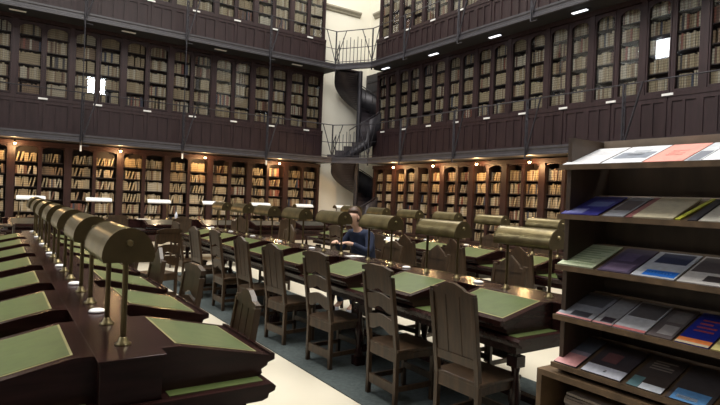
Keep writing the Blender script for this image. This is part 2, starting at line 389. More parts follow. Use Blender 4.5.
# flat lamps under the top gallery
def soffit(x, y, along, lit, i, side):
    t = thing('ceiling_light', (x, y, FZ[2] - .14), 0 if along == 'x' else PI / 2)
    MB().box(-.22, .22, -.06, .06, -.035, 0).build('housing', IRON, t); MB().box(-.2, .2, -.045, .045, -.055, -.035).build('diffuser', TUBE if lit else PAPER, t)
    tag(t, 'small flat lamp under the top gallery, %s from the stair on the %s side' % (ordn[i], side), 'lamp', 'flat lamps under the top gallery')
for i, x in enumerate([9.05, 6.16, 3.27, .4]): soffit(x, 17.75, 'x', False, i, 'left')
for i, y in enumerate([15.9, 13.3, 10.7, 8.0]): soffit(11.72, y, 'y', True, i, 'right')
# warm reading-light brackets under the middle gallery
def bracket_lamp(x, y, wall, i, pw=16):
    t = thing('wall_lamp', (x, y, 2.88)); 
    dx, dy = (0, .28) if wall == 'L' else (.28, 0)
    MB().tube([(dx, dy, .1), (dx * .5, dy * .5, .08), (0, 0, .03)], .012, 6).build('arm', BRASSD, t)
    MB().lathe([(.015, .04), (.03, .02), (.055, -.02)], (0, 0, 0)).build('shade', BRASSD, t)
    MB().lathe([(.008, .02), (.03, 0), (.036, -.03), (.02, -.055), (.004, -.06)], (0, 0, -.005)).build('bulb', LIT, t)
    point('lamp_glow', (x, y, 2.76), pw)
    tag(t, 'glowing warm bulb over ground-floor shelves, %s from the stair on the %s wall' % (ordn[i], 'left' if wall == 'L' else 'right'), 'lamp', 'warm lamps under the middle gallery')
for i, x in enumerate([8.6, 5.85, 3.2, .45]): bracket_lamp(x, 17.95, 'L', i, 46)
for i, y in enumerate([15.2, 13.1, 11.2, 9.3, 7.4]): bracket_lamp(11.72, y, 'R', i, 46)

# ------------------------------------------------------------------ spiral stair in the corner
def stair(z0, z1, label, a_start):
    t = thing('spiral_staircase', (11.76, 17.6, z0)); Hh = z1 - z0; n = 18; R0 = .09; R1 = .98; turn = 2 * PI * .93
    MB().tube([(0, 0, 0), (0, 0, Hh)], R0, 12).build('central_pole', IRON, t)
    rail = []
    for i in range(n):
        a0 = a_start + turn * i / n; a1 = a_start + turn * (i + 1.15) / n; z = Hh * (i + 1) / n; m = MB(); k = 4
        poly = [(R0 * .8 * math.cos(a0), R0 * .8 * math.sin(a0))] + [(R1 * math.cos(a0 + (a1 - a0) * j / k), R1 * math.sin(a0 + (a1 - a0) * j / k)) for j in range(k + 1)] + [(R0 * .8 * math.cos(a1), R0 * .8 * math.sin(a1))]
        m.prism(poly, z - .045, z, 'z')
        am = a0 + .02; c, s = math.cos(am), math.sin(am)
        m.add([(R0 * c, R0 * s, z - Hh / n - .02), (R1 * c, R1 * s, z - Hh / n - .02), (R1 * c, R1 * s, z - .03), (R0 * c, R0 * s, z - .03), (R0 * c - .02 * s, R0 * s + .02 * c, z - Hh / n - .02), (R1 * c - .02 * s, R1 * s + .02 * c, z - Hh / n - .02), (R1 * c - .02 * s, R1 * s + .02 * c, z - .03), (R0 * c - .02 * s, R0 * s + .02 * c, z - .03)], [(0, 1, 2, 3), (7, 6, 5, 4), (0, 4, 5, 1), (1, 5, 6, 2), (2, 6, 7, 3), (3, 7, 4, 0)])
        m.build('step', STEP, t)
        aq = (a0 + a1) / 2; b = Vector((R1 * math.cos(aq) * .97, R1 * math.sin(aq) * .97, z))
        MB().tube([b, b + Vector((0, 0, .9))], .009, 5).build('baluster', IRON, t); rail.append(b + Vector((0, 0, .9)))
    MB().tube(rail, .02, 6).build('handrail', IRON, t)
    if z0 > 1:
        for i in range(4):                          # solid entry steps rising from the walkway
            m = Matrix.Rotation(math.radians(-34), 4, 'Z'); m.translation = Vector((-1.10 + .25 * i, .10 - .17 * i, 0))
            MB().box(-.16, .16, -.30, .30, 0, .16 + .17 * i, m).build('entry_step', STEP, t)
    # stringer on the outer side closes the underside
    vs = []; fs = []; N = 48
    for i in range(N + 1):
        a = a_start + turn * i / N; z = Hh * i / N
        for r in (R1, R1 + .03):
            for dz in (-.12, .22 if i < N * .16 or i > N * .8 else .92): vs.append((r * math.cos(a), r * math.sin(a), z + dz))
    for i in range(N):
        q = i * 4
        for f in ((0, 1), (1, 3), (3, 2), (2, 0)): fs.append((q + f[0], q + f[1], q + 4 + f[1], q + 4 + f[0]))
    MB().add(vs, fs, True).build('stringer', IRON, t)
    vs = []; fs = []
    for i in range(N + 1):
        a = a_start + turn * i / N; z = Hh * i / N - .12
        vs += [(R0 * math.cos(a), R0 * math.sin(a), z), (R1 * math.cos(a), R1 * math.sin(a), z), (R0 * math.cos(a), R0 * math.sin(a), z - .03), (R1 * math.cos(a), R1 * math.sin(a), z - .03)]
    for i in range(N):
        q = i * 4
        for f in ((0, 1), (1, 3), (3, 2), (2, 0)): fs.append((q + f[0], q + f[1], q + 4 + f[1], q + 4 + f[0]))
    MB().add(vs, fs, True).build('underside', STEP, t)
    tag(t, label, 'staircase')
t = thing('wall_cabinet', (WR, 0, 0)); MB().box(-.16, 0, 17.0, 18.75, 4.3, 6.85).build('cabinet_body', STEP, t)
for i in range(6): MB().box(-.19, -.16, 17.05, 18.7, 4.42 + .42 * i, 4.74 + .42 * i).build('drawer_front', IRON, t)
tag(t, 'dark banded cabinet high on the corner wall behind the spiral staircase', 'cabinet')
stair(0, FZ[1], 'dark spiral staircase between the floor and the middle gallery in the corner', math.radians(205))
stair(FZ[1], FZ[2], 'dark spiral staircase between the middle and the top gallery in the corner', math.radians(205))

# ------------------------------------------------------------------ reading tables. local frame: row runs along +y, centre x = 0
def reading_table(n, pitch, label, lo=0, plates=True, top=None):
    t = thing('reading_table'); L0, L1 = 2.33, 2.33 + n * pitch + .25
    m = MB(); pr = [(-.63, .8), (.63, .8), (.645, .785), (.64, .765), (.61, .755), (.605, .735), (.575, .725), (-.575, .725), (-.605, .735), (-.61, .755), (-.64, .765), (-.645, .785)]
    m.prism(pr, L0, L1, 'y'); m.build('tabletop', TABLE, t)
    MB().box(-.54, .54, L0 + .1, L1 - .1, .665, .725).build('apron', TABLE, t)
    for sx in (-1, 1): MB().box(*sorted((sx * .16, sx * .6)), L0 + .05, L1 - .05, .8, .8035).build('leather_top', top or LEATHER, t)
    r = MB(); r.box(-.125, .125, L0 + .04, L1 - .04, .8, .985); r.box(-.135, .135, L0 + .02, L1 - .02, .985, 1.0)
    r.build('ridge', TABLE, t, .003)
    k = 0
    y = L0 + .35; nl = max(2, int(n * pitch / 2.0) + 1)
    for j in range(nl):
        yy = L0 + .18 + (L1 - L0 - .36) * j / (nl - 1)
        for sx in (-1, 1):
            q = MB(); x = sx * .44; q.box(x - .045, x + .045, yy - .045, yy + .045, .55, .63); q.lathe([(.045, .1), (.05, .14), (.03, .17), (.028, .2), (.045, .32), (.04, .4), (.026, .5), (.035, .55)], (x, yy, 0), 10); q.box(x - .05, x + .05, yy - .05, yy + .05, .0, .1)
            q.build('leg', TABLE, t)
        MB().box(-.4, .4, yy - .025, yy + .025, .14, .2).build('stretcher', TABLE, t)
    MB().box(-.035, .035, L0 + .2, L1 - .2, .145, .195).build('foot_rail', TABLE, t)
    for i in range(n):
        y0 = 2.45 + i * pitch; y1 = y0 + .68 * pitch
        for sx in (-1, 1):
            pf = [(.125, .8), (.60, .8), (.625, .815), (.62, .835), (.65, .85), (.655, .865), (.69, .875), (.69, .893), (.215, .998), (.125, .998)]
            m = MB().prism([(sx * a, b) for a, b in (pf if sx < 0 else pf[::-1])][::-1], y0, y1, 'y'); d = m.build('desk_slope', TABLE, t)
            def S(u): return .998 - (u - .215) * (.105 / .475)
            def pad(u0, u1, a, b, th):
                return MB().add([(sx * u0, a, S(u0)), (sx * u1, a, S(u1)), (sx * u1, b, S(u1)), (sx * u0, b, S(u0)), (sx * u0, a, S(u0) + th), (sx * u1, a, S(u1) + th), (sx * u1, b, S(u1) + th), (sx * u0, b, S(u0) + th)], [(3, 2, 1, 0), (4, 5, 6, 7), (0, 1, 5, 4), (1, 2, 6, 5), (2, 3, 7, 6), (3, 0, 4, 7)])
            pad(.208, .612, y0 + .05, y1 - .05, .0015).build('leather_border', top or TOOL, d)
            pad(.218, .602, y0 + .06, y1 - .06, .003).build('leather_inlay', top or LEATHER, d)
            e = MB(); e.add([(sx * .665, y0, S(.665) + .0), (sx * .69, y0, S(.69)), (sx * .69, y1, S(.69)), (sx * .665, y1, S(.665)), (sx * .665, y0, S(.665) + .012), (sx * .69, y0, S(.69) + .012), (sx * .69, y1, S(.69) + .012), (sx * .665, y1, S(.665) + .012)], [(3, 2, 1, 0), (4, 5, 6, 7), (0, 1, 5, 4), (1, 2, 6, 5), (2, 3, 7, 6), (3, 0, 4, 7)])
            e.build('book_stop', TABLE, d)
        if plates and y1 + .2 < L1:
            MB().lathe([(.0, 0), (.042, 0), (.046, .006), (.04, .014), (.03, .018), (.0, .02)], (0, y1 + .18, 1.0), 16).build('inkwell_lid', WHITE, t)
    tag(t, label, 'table'); return t
rows = [(.5, 7, 'long double-sided dark reading table nearest on the left with green leather slopes'),
        (3.55, 8, 'long double-sided dark reading table in the middle of the room behind the row of chairs'),
        (6.45, 8, 'double-sided dark reading table farthest right in front of the right bookcases')]
for X, n, lab in rows: t = reading_table(n, 1.0, lab); t.location = (X, 0, 0)
CY = 13.3
t = reading_table(7, 1.3, 'dark reading table set crosswise at the far end before the left bookcases', 0, False, mat('dark_desk_leather', (.03, .028, .02), .5)); t.rotation_euler = (0, 0, -PI / 2); t.location = (-2.2, CY, 0)

# ------------------------------------------------------------------ reading lamps
def lamp_proto(SH=None, RZ=.15):
    t = thing('reading_lamp'); n = 16; RX, L = .108, .27
    prof = [(RX * math.cos(a), RZ * .15 + RZ * .85 * math.sin(a)) for a in [PI * i / n for i in range(n + 1)]]
    prof = [(RX * .93, -.0)] + prof + [(-RX * .93, -.0)]
    th = .004; inn = [(x * (1 - th / RX), z * (1 - th / RZ)) for x, z in prof]
    poly = prof + inn[::-1]; zb = .375
    m = MB(); N = len(poly)
    vs = [(x, -L, zb + z) for x, z in poly] + [(x, L, zb + z) for x, z in poly]
    m.add(vs, [(i, (i + 1) % N, (i + 1) % N + N, i + N) for i in range(N)], True); m.build('shade', SH or BRASS, t)
    e = MB()
    for s in (-1, 1):
        cap = [(x * 1.02, zb + z * 1.02) for x, z in prof]; e = MB().prism(cap, s * L - .004, s * L + .004, 'y')
        c = e.build('end_cap', BRASSD, t)
        MB().tube([(0, s * (L + .002), zb + .085), (0, s * (L + .018), zb + .085)], [.018, .012], 12).build('knob', BRASS, c)
    for s in (-1, 1):
        MB().tube([(0, s * (L - .06), .0), (0, s * (L - .06), zb + .08)], .0125, 8).build('post', BRASSD, t)
        MB().lathe([(.036, 0), (.036, .006), (.024, .012), (.018, .03), (.0125, .034)], (0, s * (L - .06), 0), 14).build('base', BRASS, t)
    MB().tube([(0, -L + .03, zb + .08), (0, L - .03, zb + .08)], .016, 8).build('lamp_tube', WHITE, t)
    MB().box(-.02, .02, -L + .03, L - .03, zb - .012, zb + .0).build('cross_bar', BRASSD, t)
    register(t); return t
lp = lamp_proto(); lp_glint = lamp_proto(WHITE, .09); used = False  # second prototype: skylight reflection painted in as a flattened white shade
for X, n, side in ((.5, 7, 'left'), (3.55, 8, 'middle'), (6.45, 8, 'farthest right')):
    for k in range(n):
        o = copy_quick(lp) if used else lp; used = True
        o.location = (X, 2.79 + k, 1.0)
        tag(o, 'brass half-round reading lamp on the %s reading table, %s from its near end' % (side, ordn[k]), 'lamp', 'reading lamps on the long tables')
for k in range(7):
    o = copy_quick(lp_glint) if k else lp_glint; o.location = (-2.2 + 2.79 + 1.3 * k + .06, CY, 1.0); o.rotation_euler = (0, 0, -PI / 2)
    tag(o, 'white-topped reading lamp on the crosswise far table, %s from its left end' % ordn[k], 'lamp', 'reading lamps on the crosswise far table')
for k in (1, 2, 3): point('reading_lamp_glow', (-2.2 + 2.79 + 1.3 * k + .06, CY + .1, 1.36), 9, (1, .75, .45), .04)

# ------------------------------------------------------------------ chairs (face +x; origin on the floor below the seat centre)
def chair_proto(kind):
    t = thing('reading_chair'); hw = .195
    def bx(z): return -.2 - max(0, (z - .45)) * .14
    for s in (-1, 1):
        y = s * hw; m = MB()
        zs = [0, .45, .8, 1.06]; tk = .019
        vs = []
        for z in zs:
            x = bx(z); vs += [(x - tk, y - tk, z), (x + tk, y - tk, z), (x + tk, y + tk, z), (x - tk, y + tk, z)]
        fs = [(i * 4 + j, i * 4 + (j + 1) % 4, i * 4 + 4 + (j + 1) % 4, i * 4 + 4 + j) for i in range(3) for j in range(4)] + [(3, 2, 1, 0), (12, 13, 14, 15)]
        m.add(vs, fs); m.build('back_post', CHAIR, t, .004)
        MB().box(.17, .206, y - .02, y + .02, 0, .44).build('leg', CHAIR, t, .004)
        MB().box(-.19, .18, y - .012, y + .012, .12, .16).build('stretcher', CHAIR, t); MB().box(-.19, .18, y - .012, y + .012, .38, .435).build('side_rail', CHAIR, t)
    MB().box(-.215, .225, -.225, .225, .44, .47).build('seat', CHAIR, t, .008)
    MB().box(.175, .2, -hw, hw, .37, .435).build('front_rail', CHAIR, t); MB().box(.175, .2, -hw, hw, .17, .22).build('stretcher', CHAIR, t)
    def slab(poly, zref, name, th=.02):        # a board across the back: (y, z) outline, leaning with the posts
        vs = [(bx(z) - th / 2, y, z) for y, z in poly] + [(bx(z) + th / 2, y, z) for y, z in poly]; n = len(poly)
        MB().add(vs, [(i, (i + 1) % n, (i + 1) % n + n, i + n) for i in range(n)] + [tuple(range(n))[::-1], tuple(range(n, 2 * n))]).build(name, CHAIR, t)
    h = hw - .015
    if kind == 'panel':
        top = [(-h - .03, 1.04), (-h - .03, 1.075), (-.13, 1.085), (-.10, 1.105), (-.03, 1.13), (.03, 1.13), (.10, 1.105), (.13, 1.085), (h + .03, 1.075), (h + .03, 1.04)]
        slab(top[::-1], 1, 'crest_rail', .03)
        slab([(-h, 1.045), (-h, .62), (h, .62), (h, 1.045)][::-1], 1, 'back_panel', .014)
        for y in (-.065, .065): slab([(y - .004, 1.04), (y - .004, .62), (y + .004, .62), (y + .004, 1.04)][::-1], 1, 'panel_bead', .02)
        slab([(-h, .625), (-h, .56), (h, .56), (h, .625)][::-1], 1, 'lower_back_rail', .026)
    elif kind == 'gable':
        top = [(-h - .03, .99), (-h - .03, 1.02), (-.14, 1.04), (-.12, 1.07), (0, 1.16), (.12, 1.07), (.14, 1.04), (h + .03, 1.02), (h + .03, .99)]
        slab(top[::-1], 1, 'crest_rail', .03)
        slab([(-h, 1.0), (-h, .56), (h, .56), (h, 1.0)][::-1], 1, 'back_panel', .016)
    else:
        def wave(z0, z1, dip):
            n = 12; up_ = [(-h + 2 * h * i / n, z1 + dip * math.sin(PI * i / n) ** 2) for i in range(n + 1)]
            lo_ = [(h - 2 * h * i / n, z0 + dip * .9 * math.sin(PI * i / n) ** 2 - .012 * math.sin(3 * PI * i / n)) for i in range(n + 1)]
            return (up_ + lo_)[::-1]
        slab([(-h - .03, 1.08), (-h - .03, 1.115), (-.1, 1.14), (.1, 1.14), (h + .03, 1.115), (h + .03, 1.08)][::-1], 1, 'crest_rail', .034)
        slab(wave(.92, 1.085, .012), 1, 'back_slat'); slab(wave(.76, .88, .025), 1, 'back_slat'); slab(wave(.585, .70, .028), 1, 'back_slat')
    for z0, z1 in ((.36, .45), (.10, .18)):
        slab([(-h, z1), (-h, z0), (h, z0), (h, z1)][::-1], 1, 'back_rail', .024)
    register(t); return t
cp = {k: chair_proto(k) for k in ('panel', 'slat', 'gable')}; cu = {}
desc = {'panel': 'panel-backed wooden chair', 'slat': 'wavy-slatted wooden chair', 'gable': 'pointed-back wooden chair'}
def chair(kind, x, y, rz, lab):
    o = copy_quick(cp[kind]) if kind in cu else cp[kind]; cu[kind] = 1
    o.location = (x, y, .012 if abs(x - 2.1) > .5 or y > 11.3 else 0); o.rotation_euler = (0, 0, rz)
    tag(o, desc[kind] + ' ' + lab, 'chair', 'wooden chairs at the reading tables'); return o
mid = [('panel', 2.94, 2.72, .03), ('slat', 2.95, 3.6, -.02), ('slat', 2.95, 4.68, .08), ('panel', 2.93, 5.66, .1), ('panel', 2.95, 6.62, .03), ('slat', 2.95, 7.6, 0), ('panel', 2.95, 8.6, .05), ('slat', 2.95, 9.6, 0)]
for i, (k, x, y, r) in enumerate(mid): chair(k, x, y, r, 'on the aisle side of the middle table, %s from near end' % ordn[i])
for i, (k, x, y, r) in enumerate([('gable', 4.2, 3.75, PI), ('gable', 4.2, 4.85, PI + .1), ('panel', 4.2, 5.75, PI), ('slat', 4.66, 6.74, PI + .2), ('gable', 4.2, 8.8, PI)]): chair(k, x, y, r, 'beyond the middle table, %s from its near end' % ordn[i])
for i, (k, x, y, r) in enumerate([('panel', .96, 2.98, PI - .12), ('slat', .98, 4.05, PI), ('gable', .98, 5.1, PI), ('panel', .98, 6.1, PI)]): chair(k, x, y, r, 'on the aisle side of the left table, %s from near end' % ordn[i])
for i, (k, x, y, r) in enumerate([('gable', 5.95, 4.6, 0), ('gable', 5.75, 5.6, 0), ('gable', 5.6, 6.55, .1), ('panel', 5.85, 7.9, 0), ('slat', 5.85, 9.0, 0)]): chair(k, x, y, r, 'before the farthest right table, %s from its near end' % ordn[i])
for i, (k, x, y, r) in enumerate([('gable', 7.1, 5.6, PI), ('panel', 7.15, 6.7, PI), ('gable', 7.1, 7.9, PI)]): chair(k, x, y, r, 'behind the farthest right table, %s from its near end' % ordn[i])
chair('slat', 2.05, 8.35, PI / 2 + .35, 'standing loose in the aisle, its slatted back to the camera')
for i, (k, x, y, r) in enumerate([('slat', 2.1, 12.15, PI / 2), ('panel', 3.4, 12.2, PI / 2 + .1), ('gable', 4.75, 12.15, PI / 2), ('panel', 6.0, 12.2, PI / 2)]): chair(k, x, y, r, 'at the crosswise far table, %s from the left' % ordn[i])

# ------------------------------------------------------------------ magazine rack, front plane x = 2.5, running from y = 1.78 towards the camera
RX0 = 2.5; RY1, RY0 = 1.78, -.1
rack = thing('magazine_rack', (RX0, RY1, 0))
def rk(m, name, mt=RACKW, bev=0): return m.build(name, mt, rack, bev)
rk(MB().box(.045, .40, -.035, -.01, .82, 2.07), 'side_board', mat('rack_side_wood', (.062, .040, .026), .5, 0, .35, (10, 10, 3)))
rk(MB().box(.40, .44, RY0 - RY1, -.02, .82, 1.93), 'back_board', RACKD)
SL = math.radians(20); fronts = [1.915, 1.655, 1.385, 1.12, .865]
shelf_m = []
for z in fronts:
    # sloping board; lip at the front
    c, s = math.cos(SL), math.sin(SL); Lx = .34
    vs = []
    for y in (RY0 - RY1, 0.0):
        vs += [(-.0, y, z - .018), (Lx * c, y, z - .018 + Lx * s), (Lx * c, y, z + Lx * s), (0, y, z)]
    o = rk(MB().add(vs, [(0, 1, 2, 3), (7, 6, 5, 4), (0, 4, 5, 1), (1, 5, 6, 2), (2, 6, 7, 3), (3, 7, 4, 0)]), 'shelf')
    rk(MB().box(-.012, .0, RY0 - RY1, .0, z - .02, z + .006), 'shelf_lip')
rk(MB().box(.44, .465, RY0 - RY1, -.01, 0.82, 2.04), 'back_panel', RACKW)
rk(MB().box(.33, .355, RY0 - RY1, -.04, 1.98, 2.075), 'top_board', mat('top_board_wood', (.24, .19, .14), .5, 0, .15, (4, 14, 14)))
b = MB(); D0, D1 = -.03, .46
b.box(D0, D1, RY0 - RY1, .07, .79, .82); b.box(D0, D1, RY0 - RY1, .07, .0, .08); b.box(D0, D1, .04, .07, .08, .79); b.box(D1 - .03, D1, RY0 - RY1, .04, .08, .79)
rk(b, 'base_cabinet')
rk(MB().box(0, D1 - .03, -.62, -.59, .08, .79), 'divider')
rk(MB().box(0, D1 - .03, -.59, .04, .42, .44).box(0, D1 - .03, RY0 - RY1, -.62, .42, .44), 'base_shelf')
tag(rack, 'tall wooden magazine rack with sloping shelves at the right edge', 'magazine rack')
# magazines: lying on the slope; y0 > y1 are measured left and right ends along the front
PAL = {}
def pm(col):
    if col not in PAL: PAL[col] = mat('print_%d' % len(PAL), col, .35, 0, .12, (40, 40, 40))
    return PAL[col]
def magazine(name, z, ya, yb, col, lab, bits=(), th=.006, ln=.29, lift=0, off=.006, yaw=0, cat='magazine'):
    t = thing(name, (RX0 + off * math.cos(SL), ya, z + .002 + off * math.sin(SL) + lift)); t.rotation_euler = (0, -SL, yaw); w_ = ya - yb
    m = MB().box(0, ln, -w_, 0, 0, th); m.build('cover', pm(col), t)
    m = MB(); m.box(.002, ln - .002, -w_ + .002, -.0, -.001, -.0002); m.build('pages', PAPER, t)
    for nm, (u0, u1, v0, v1), c2 in bits:          # u along the height of the cover from its foot, v across, both 0..1
        MB().box(u0 * ln, u1 * ln, -w_ * v1, -w_ * v0, th, th + .0008).build(nm, pm(c2), t)
    tag(t, lab, cat, 'printed matter on the magazine rack'); return t
Wt = (.72, .73, .76); Gy = (.30, .32, .36); Dk = (.03, .03, .045); Bl = (.04, .12, .50); Pk = (.75, .32, .27); Cr = (.62, .56, .40)
def lines(n, u0, u1, v0, v1, c):
    return [('printed_line', (u0 + (u1 - u0) * i / n, u0 + (u1 - u0) * (i + .4) / n, v0, v1 - (.2 if i % 3 == 2 else 0)), c) for i in range(n)]
z = fronts[0]
magazine('magazine', z, 1.772, 1.565, Wt, 'plain white magazine at the left end of the top shelf', lines(4, .55, .9, .12, .8, Gy[:3] if 0 else (.6, .61, .64)), ln=.31)
magazine('magazine', z, 1.553, 1.350, (.66, .69, .74), 'white magazine with a grey-blue photo on the top shelf, second from left', [('cover_photo', (.25, .62, .08, .92), (.22, .25, .31)), ('cover_photo', (.4, .75, .3, .7), (.42, .45, .5))], ln=.31)
magazine('magazine', z, 1.343, 1.168, Pk, 'salmon pink magazine on the top shelf', lines(4, .35, .68, .3, .72, (.55, .2, .17)), ln=.31)
magazine('magazine', z, 1.160, 1.094, (.55, .58, .62), 'narrow grey leaflet beside the pink magazine on the top shelf', [('cover_photo', (.02, .5, .1, .9), (.15, .17, .22))], ln=.31, cat='leaflet')
magazine('magazine', z, 1.088, .885, (.78, .8, .84), 'white magazine at the right picture edge on the top shelf', ln=.31)
z = fronts[1]
magazine('magazine', z, 1.770, 1.560, (.045, .045, .26), 'dark blue violet magazine at the left end of the second shelf', [('cover_photo', (.05, .3, .1, .55), (.22, .24, .5)), ('cover_photo', (.45, .7, .35, .9), (.16, .2, .42))])
magazine('magazine', z, 1.535, 1.425, (.33, .34, .38), 'slim grey magazine on the second shelf beside the violet one', [('cover_photo', (.3, .8, .1, .9), (.10, .08, .09))])
magazine('magazine', z, 1.415, 1.385, (.32, .12, .12), 'narrow dark red leaflet on the second shelf', cat='leaflet')
magazine('magazine', z, 1.379, 1.195, Cr, 'cream coloured wide booklet on the second shelf', th=.010)
magazine('magazine', z, 1.189, 1.168, (.62, .65, .08), 'narrow yellow-green leaflet beside the cream booklet', off=.012, yaw=-.12, cat='leaflet')
magazine('magazine', z, 1.135, 1.100, Dk, 'narrow black leaflet on the second shelf', cat='leaflet')
magazine('magazine', z, 1.090, .900, (.60, .58, .50), 'pale magazine at the right picture edge on the second shelf')
z = fronts[2]
magazine('magazine', z, 1.776, 1.572, (.50, .56, .38), 'pale green patterned magazine at the left end of the third shelf', lines(8, .1, .9, .1, .9, (.28, .36, .2)), th=.009)
magazine('magazine', z, 1.548, 1.386, (.09, .07, .12), 'dark purple magazine on the third shelf', [('cover_photo', (.05, .35, .1, .9), (.20, .15, .24)), ('cover_photo', (.45, .8, .2, .7), (.13, .10, .18))])
magazine('magazine', z, 1.376, 1.180, (.55, .58, .64), 'pale magazine with a bright blue title box on the third shelf', [('title_box', (.05, .26, .22, .96), (.03, .19, .72))] + [('title_stroke', (.15, .19, .26 + .075 * i, .31 + .075 * i), (.85, .88, .92)) for i in range(8)] + [('cover_photo', (.55, .95, .15, .9), (.05, .06, .12))])
magazine('magazine', z, 1.168, .985, (.62, .60, .58), 'white magazine with a dark photo at the right of the third shelf', [('cover_photo', (.1, .3, .5, .95), (.06, .05, .05)), ('cover_photo', (.4, .95, .05, .95), (.12, .10, .10))])
z = fronts[3]
magazine('magazine', z, 1.772, 1.570, (.26, .27, .30), 'grey magazine with dark shapes at the left end of the fourth shelf', [('cover_photo', (.08, .25, .35, .85), (.04, .04, .05)), ('cover_photo', (.5, .9, .1, .9), (.10, .10, .11)), ('cover_band', (0, .05, 0, 1), (.6, .26, .26))])
magazine('magazine', z, 1.562, 1.462, (.30, .30, .31), 'slim grey magazine second from left on the fourth shelf', [('cover_photo', (.08, .25, .3, .9), (.04, .03, .04)), ('cover_band', (0, .05, 0, 1), (.6, .26, .26))])
magazine('magazine', z, 1.455, 1.300, (.50, .51, .54), 'pale magazine with a red foot band on the fourth shelf', [('cover_band', (0, .07, 0, 1), (.55, .18, .18)), ('cover_photo', (.45, .95, .05, .95), (.12, .11, .11))])
magazine('magazine', z, 1.292, 1.180, (.12, .10, .10), 'brown-black magazine on the fourth shelf', [('cover_photo', (.1, .4, .3, .9), (.35, .33, .33)), ('cover_photo', (.5, .9, .2, .9), (.2, .18, .17))])
magazine('magazine', z, 1.165, 1.030, (.02, .035, .34), 'deep blue magazine with an orange foot band on the fourth shelf', [('cover_band', (.06, .17, 0, 1), (.80, .24, .07)), ('cover_band', (0, .06, 0, 1), (.6, .5, .35))] + lines(4, .4, .85, .2, .8, (.45, .08, .08)))
magazine('magazine', z, 1.020, .86, (.70, .62, .25), 'yellowish magazine at the right picture edge on the fourth shelf')
z = fronts[4]
magazine('magazine', z, 1.770, 1.640, (.10, .11, .13), 'dark magazine with a pink foot at the left end of the lowest sloping shelf', [('cover_photo', (0, .38, 0, 1), (.62, .30, .30)), ('cover_photo', (.38, .5, 0, 1), (.3, .26, .3))], th=.008)
magazine('magazine', z, 1.612, 1.405, (.06, .05, .055), 'dark magazine with a white foot band on the lowest sloping shelf', [('cover_band', (0, .26, 0, 1), (.62, .64, .72)), ('printed_mark', (.1, .17, .5, .56), (.05, .05, .06)), ('cover_photo', (.4, .7, .2, .6), (.16, .07, .07))], th=.008)
magazine('magazine', z, 1.375, 1.215, (.07, .055, .05), 'brown-black magazine with white and teal foot on the lowest sloping shelf', [('cover_band', (0, .16, .35, 1), (.62, .66, .72)), ('cover_band', (0, .3, 0, .33), (.12, .22, .24))] + lines(4, .6, .9, .15, .8, (.28, .24, .2)))
magazine('magazine', z, 1.195, 1.02, (.07, .06, .06), 'dark magazine with a light blue foot at the right of the lowest sloping shelf', [('cover_band', (0, .3, .1, .9), (.12, .30, .58)), ('cover_band', (.06, .14, .2, .7), (.6, .65, .7))])
# newspapers stacked in the base cabinet
for i in range(18):
    w_ = .30 + random.uniform(-.01, .01); z0 = .44 + i * .016
    o = MB().box(0, .36, -w_ / 2, w_ / 2, 0, .013).build('newspaper', [pm((.17, .13, .10)), pm((.12, .095, .075)), pm((.22, .18, .14))][i % 3])
    o.location = (RX0 + .02 + random.uniform(0, .015), RY1 - .22 + random.uniform(-.01, .01), z0); o.rotation_euler = (0, 0, random.uniform(-.05, .05))
    tag(o, 'folded newspaper in the pile inside the open base of the magazine rack', 'newspaper', 'newspaper pile in the rack base')

# ------------------------------------------------------------------ papers and small things on the tables
def slope_z(u): return .998 - (u - .215) * (.105 / .475) + .004
def on_slope(name, X, side, u, y, du, dy, th, m, lab, cat, rz=0, group=None):
    t = MB().box(-du / 2, du / 2, -dy / 2, dy / 2, 0, th).build(name, m)
    a = math.atan(.105 / .475); t.rotation_euler = Matrix.Rotation(side * a, 3, 'Y').to_euler() if not rz else (Matrix.Rotation(side * a, 3, 'Y') @ Matrix.Rotation(rz, 3, 'Z')).to_euler()
    t.location = (X + side * u, y, slope_z(u) + .001); tag(t, lab, cat, group); return t
on_slope('open_folder', 6.45, -1, .43, 7.8, .32, .5, .006, pm((.55, .45, .28)), 'buff folder lying open on the farthest right table beside the seated reader', 'folder')
on_slope('paper_sheet', 6.45, -1, .40, 7.95, .21, .20, .004, PAPER, 'white paper lying flat on the buff folder, left one', 'paper', .2).location.z += .007
on_slope('paper_sheet', 6.45, -1, .45, 7.66, .21, .20, .004, PAPER, 'white paper lying crooked on the buff folder, right one', 'paper', -.35).location.z += .007
o = MB().box(-.1, .1, -.07, .07, 0, .004).build('paper_sheet', PAPER); o.location = (3.6, 5.35, 1.0); tag(o, 'small white paper on the ridge of the middle table before the reader', 'paper')
o = MB().lathe([(.03, 0), (.034, .01), (.034, .11), (.026, .14), (.012, .16), (.012, .185), (.0, .187)]).build('water_bottle', pm((.62, .66, .78))); o.location = (3.65, CY - .1, 1.0); tag(o, 'small pale water bottle standing on the crosswise far table', 'bottle')
for i, x in enumerate((2.72, 5.05)):
    o = MB().box(-.14, .14, -.1, .1, 0, .006).build('paper_sheet', PAPER); o.location = (x + .2, CY - .07, 1.0); o.rotation_euler = (0, 0, .2)
    tag(o, ['white sheet lying on the crosswise far table left of the bottle', 'white sheet lying on the crosswise far table right of the bottle'][i], 'paper')
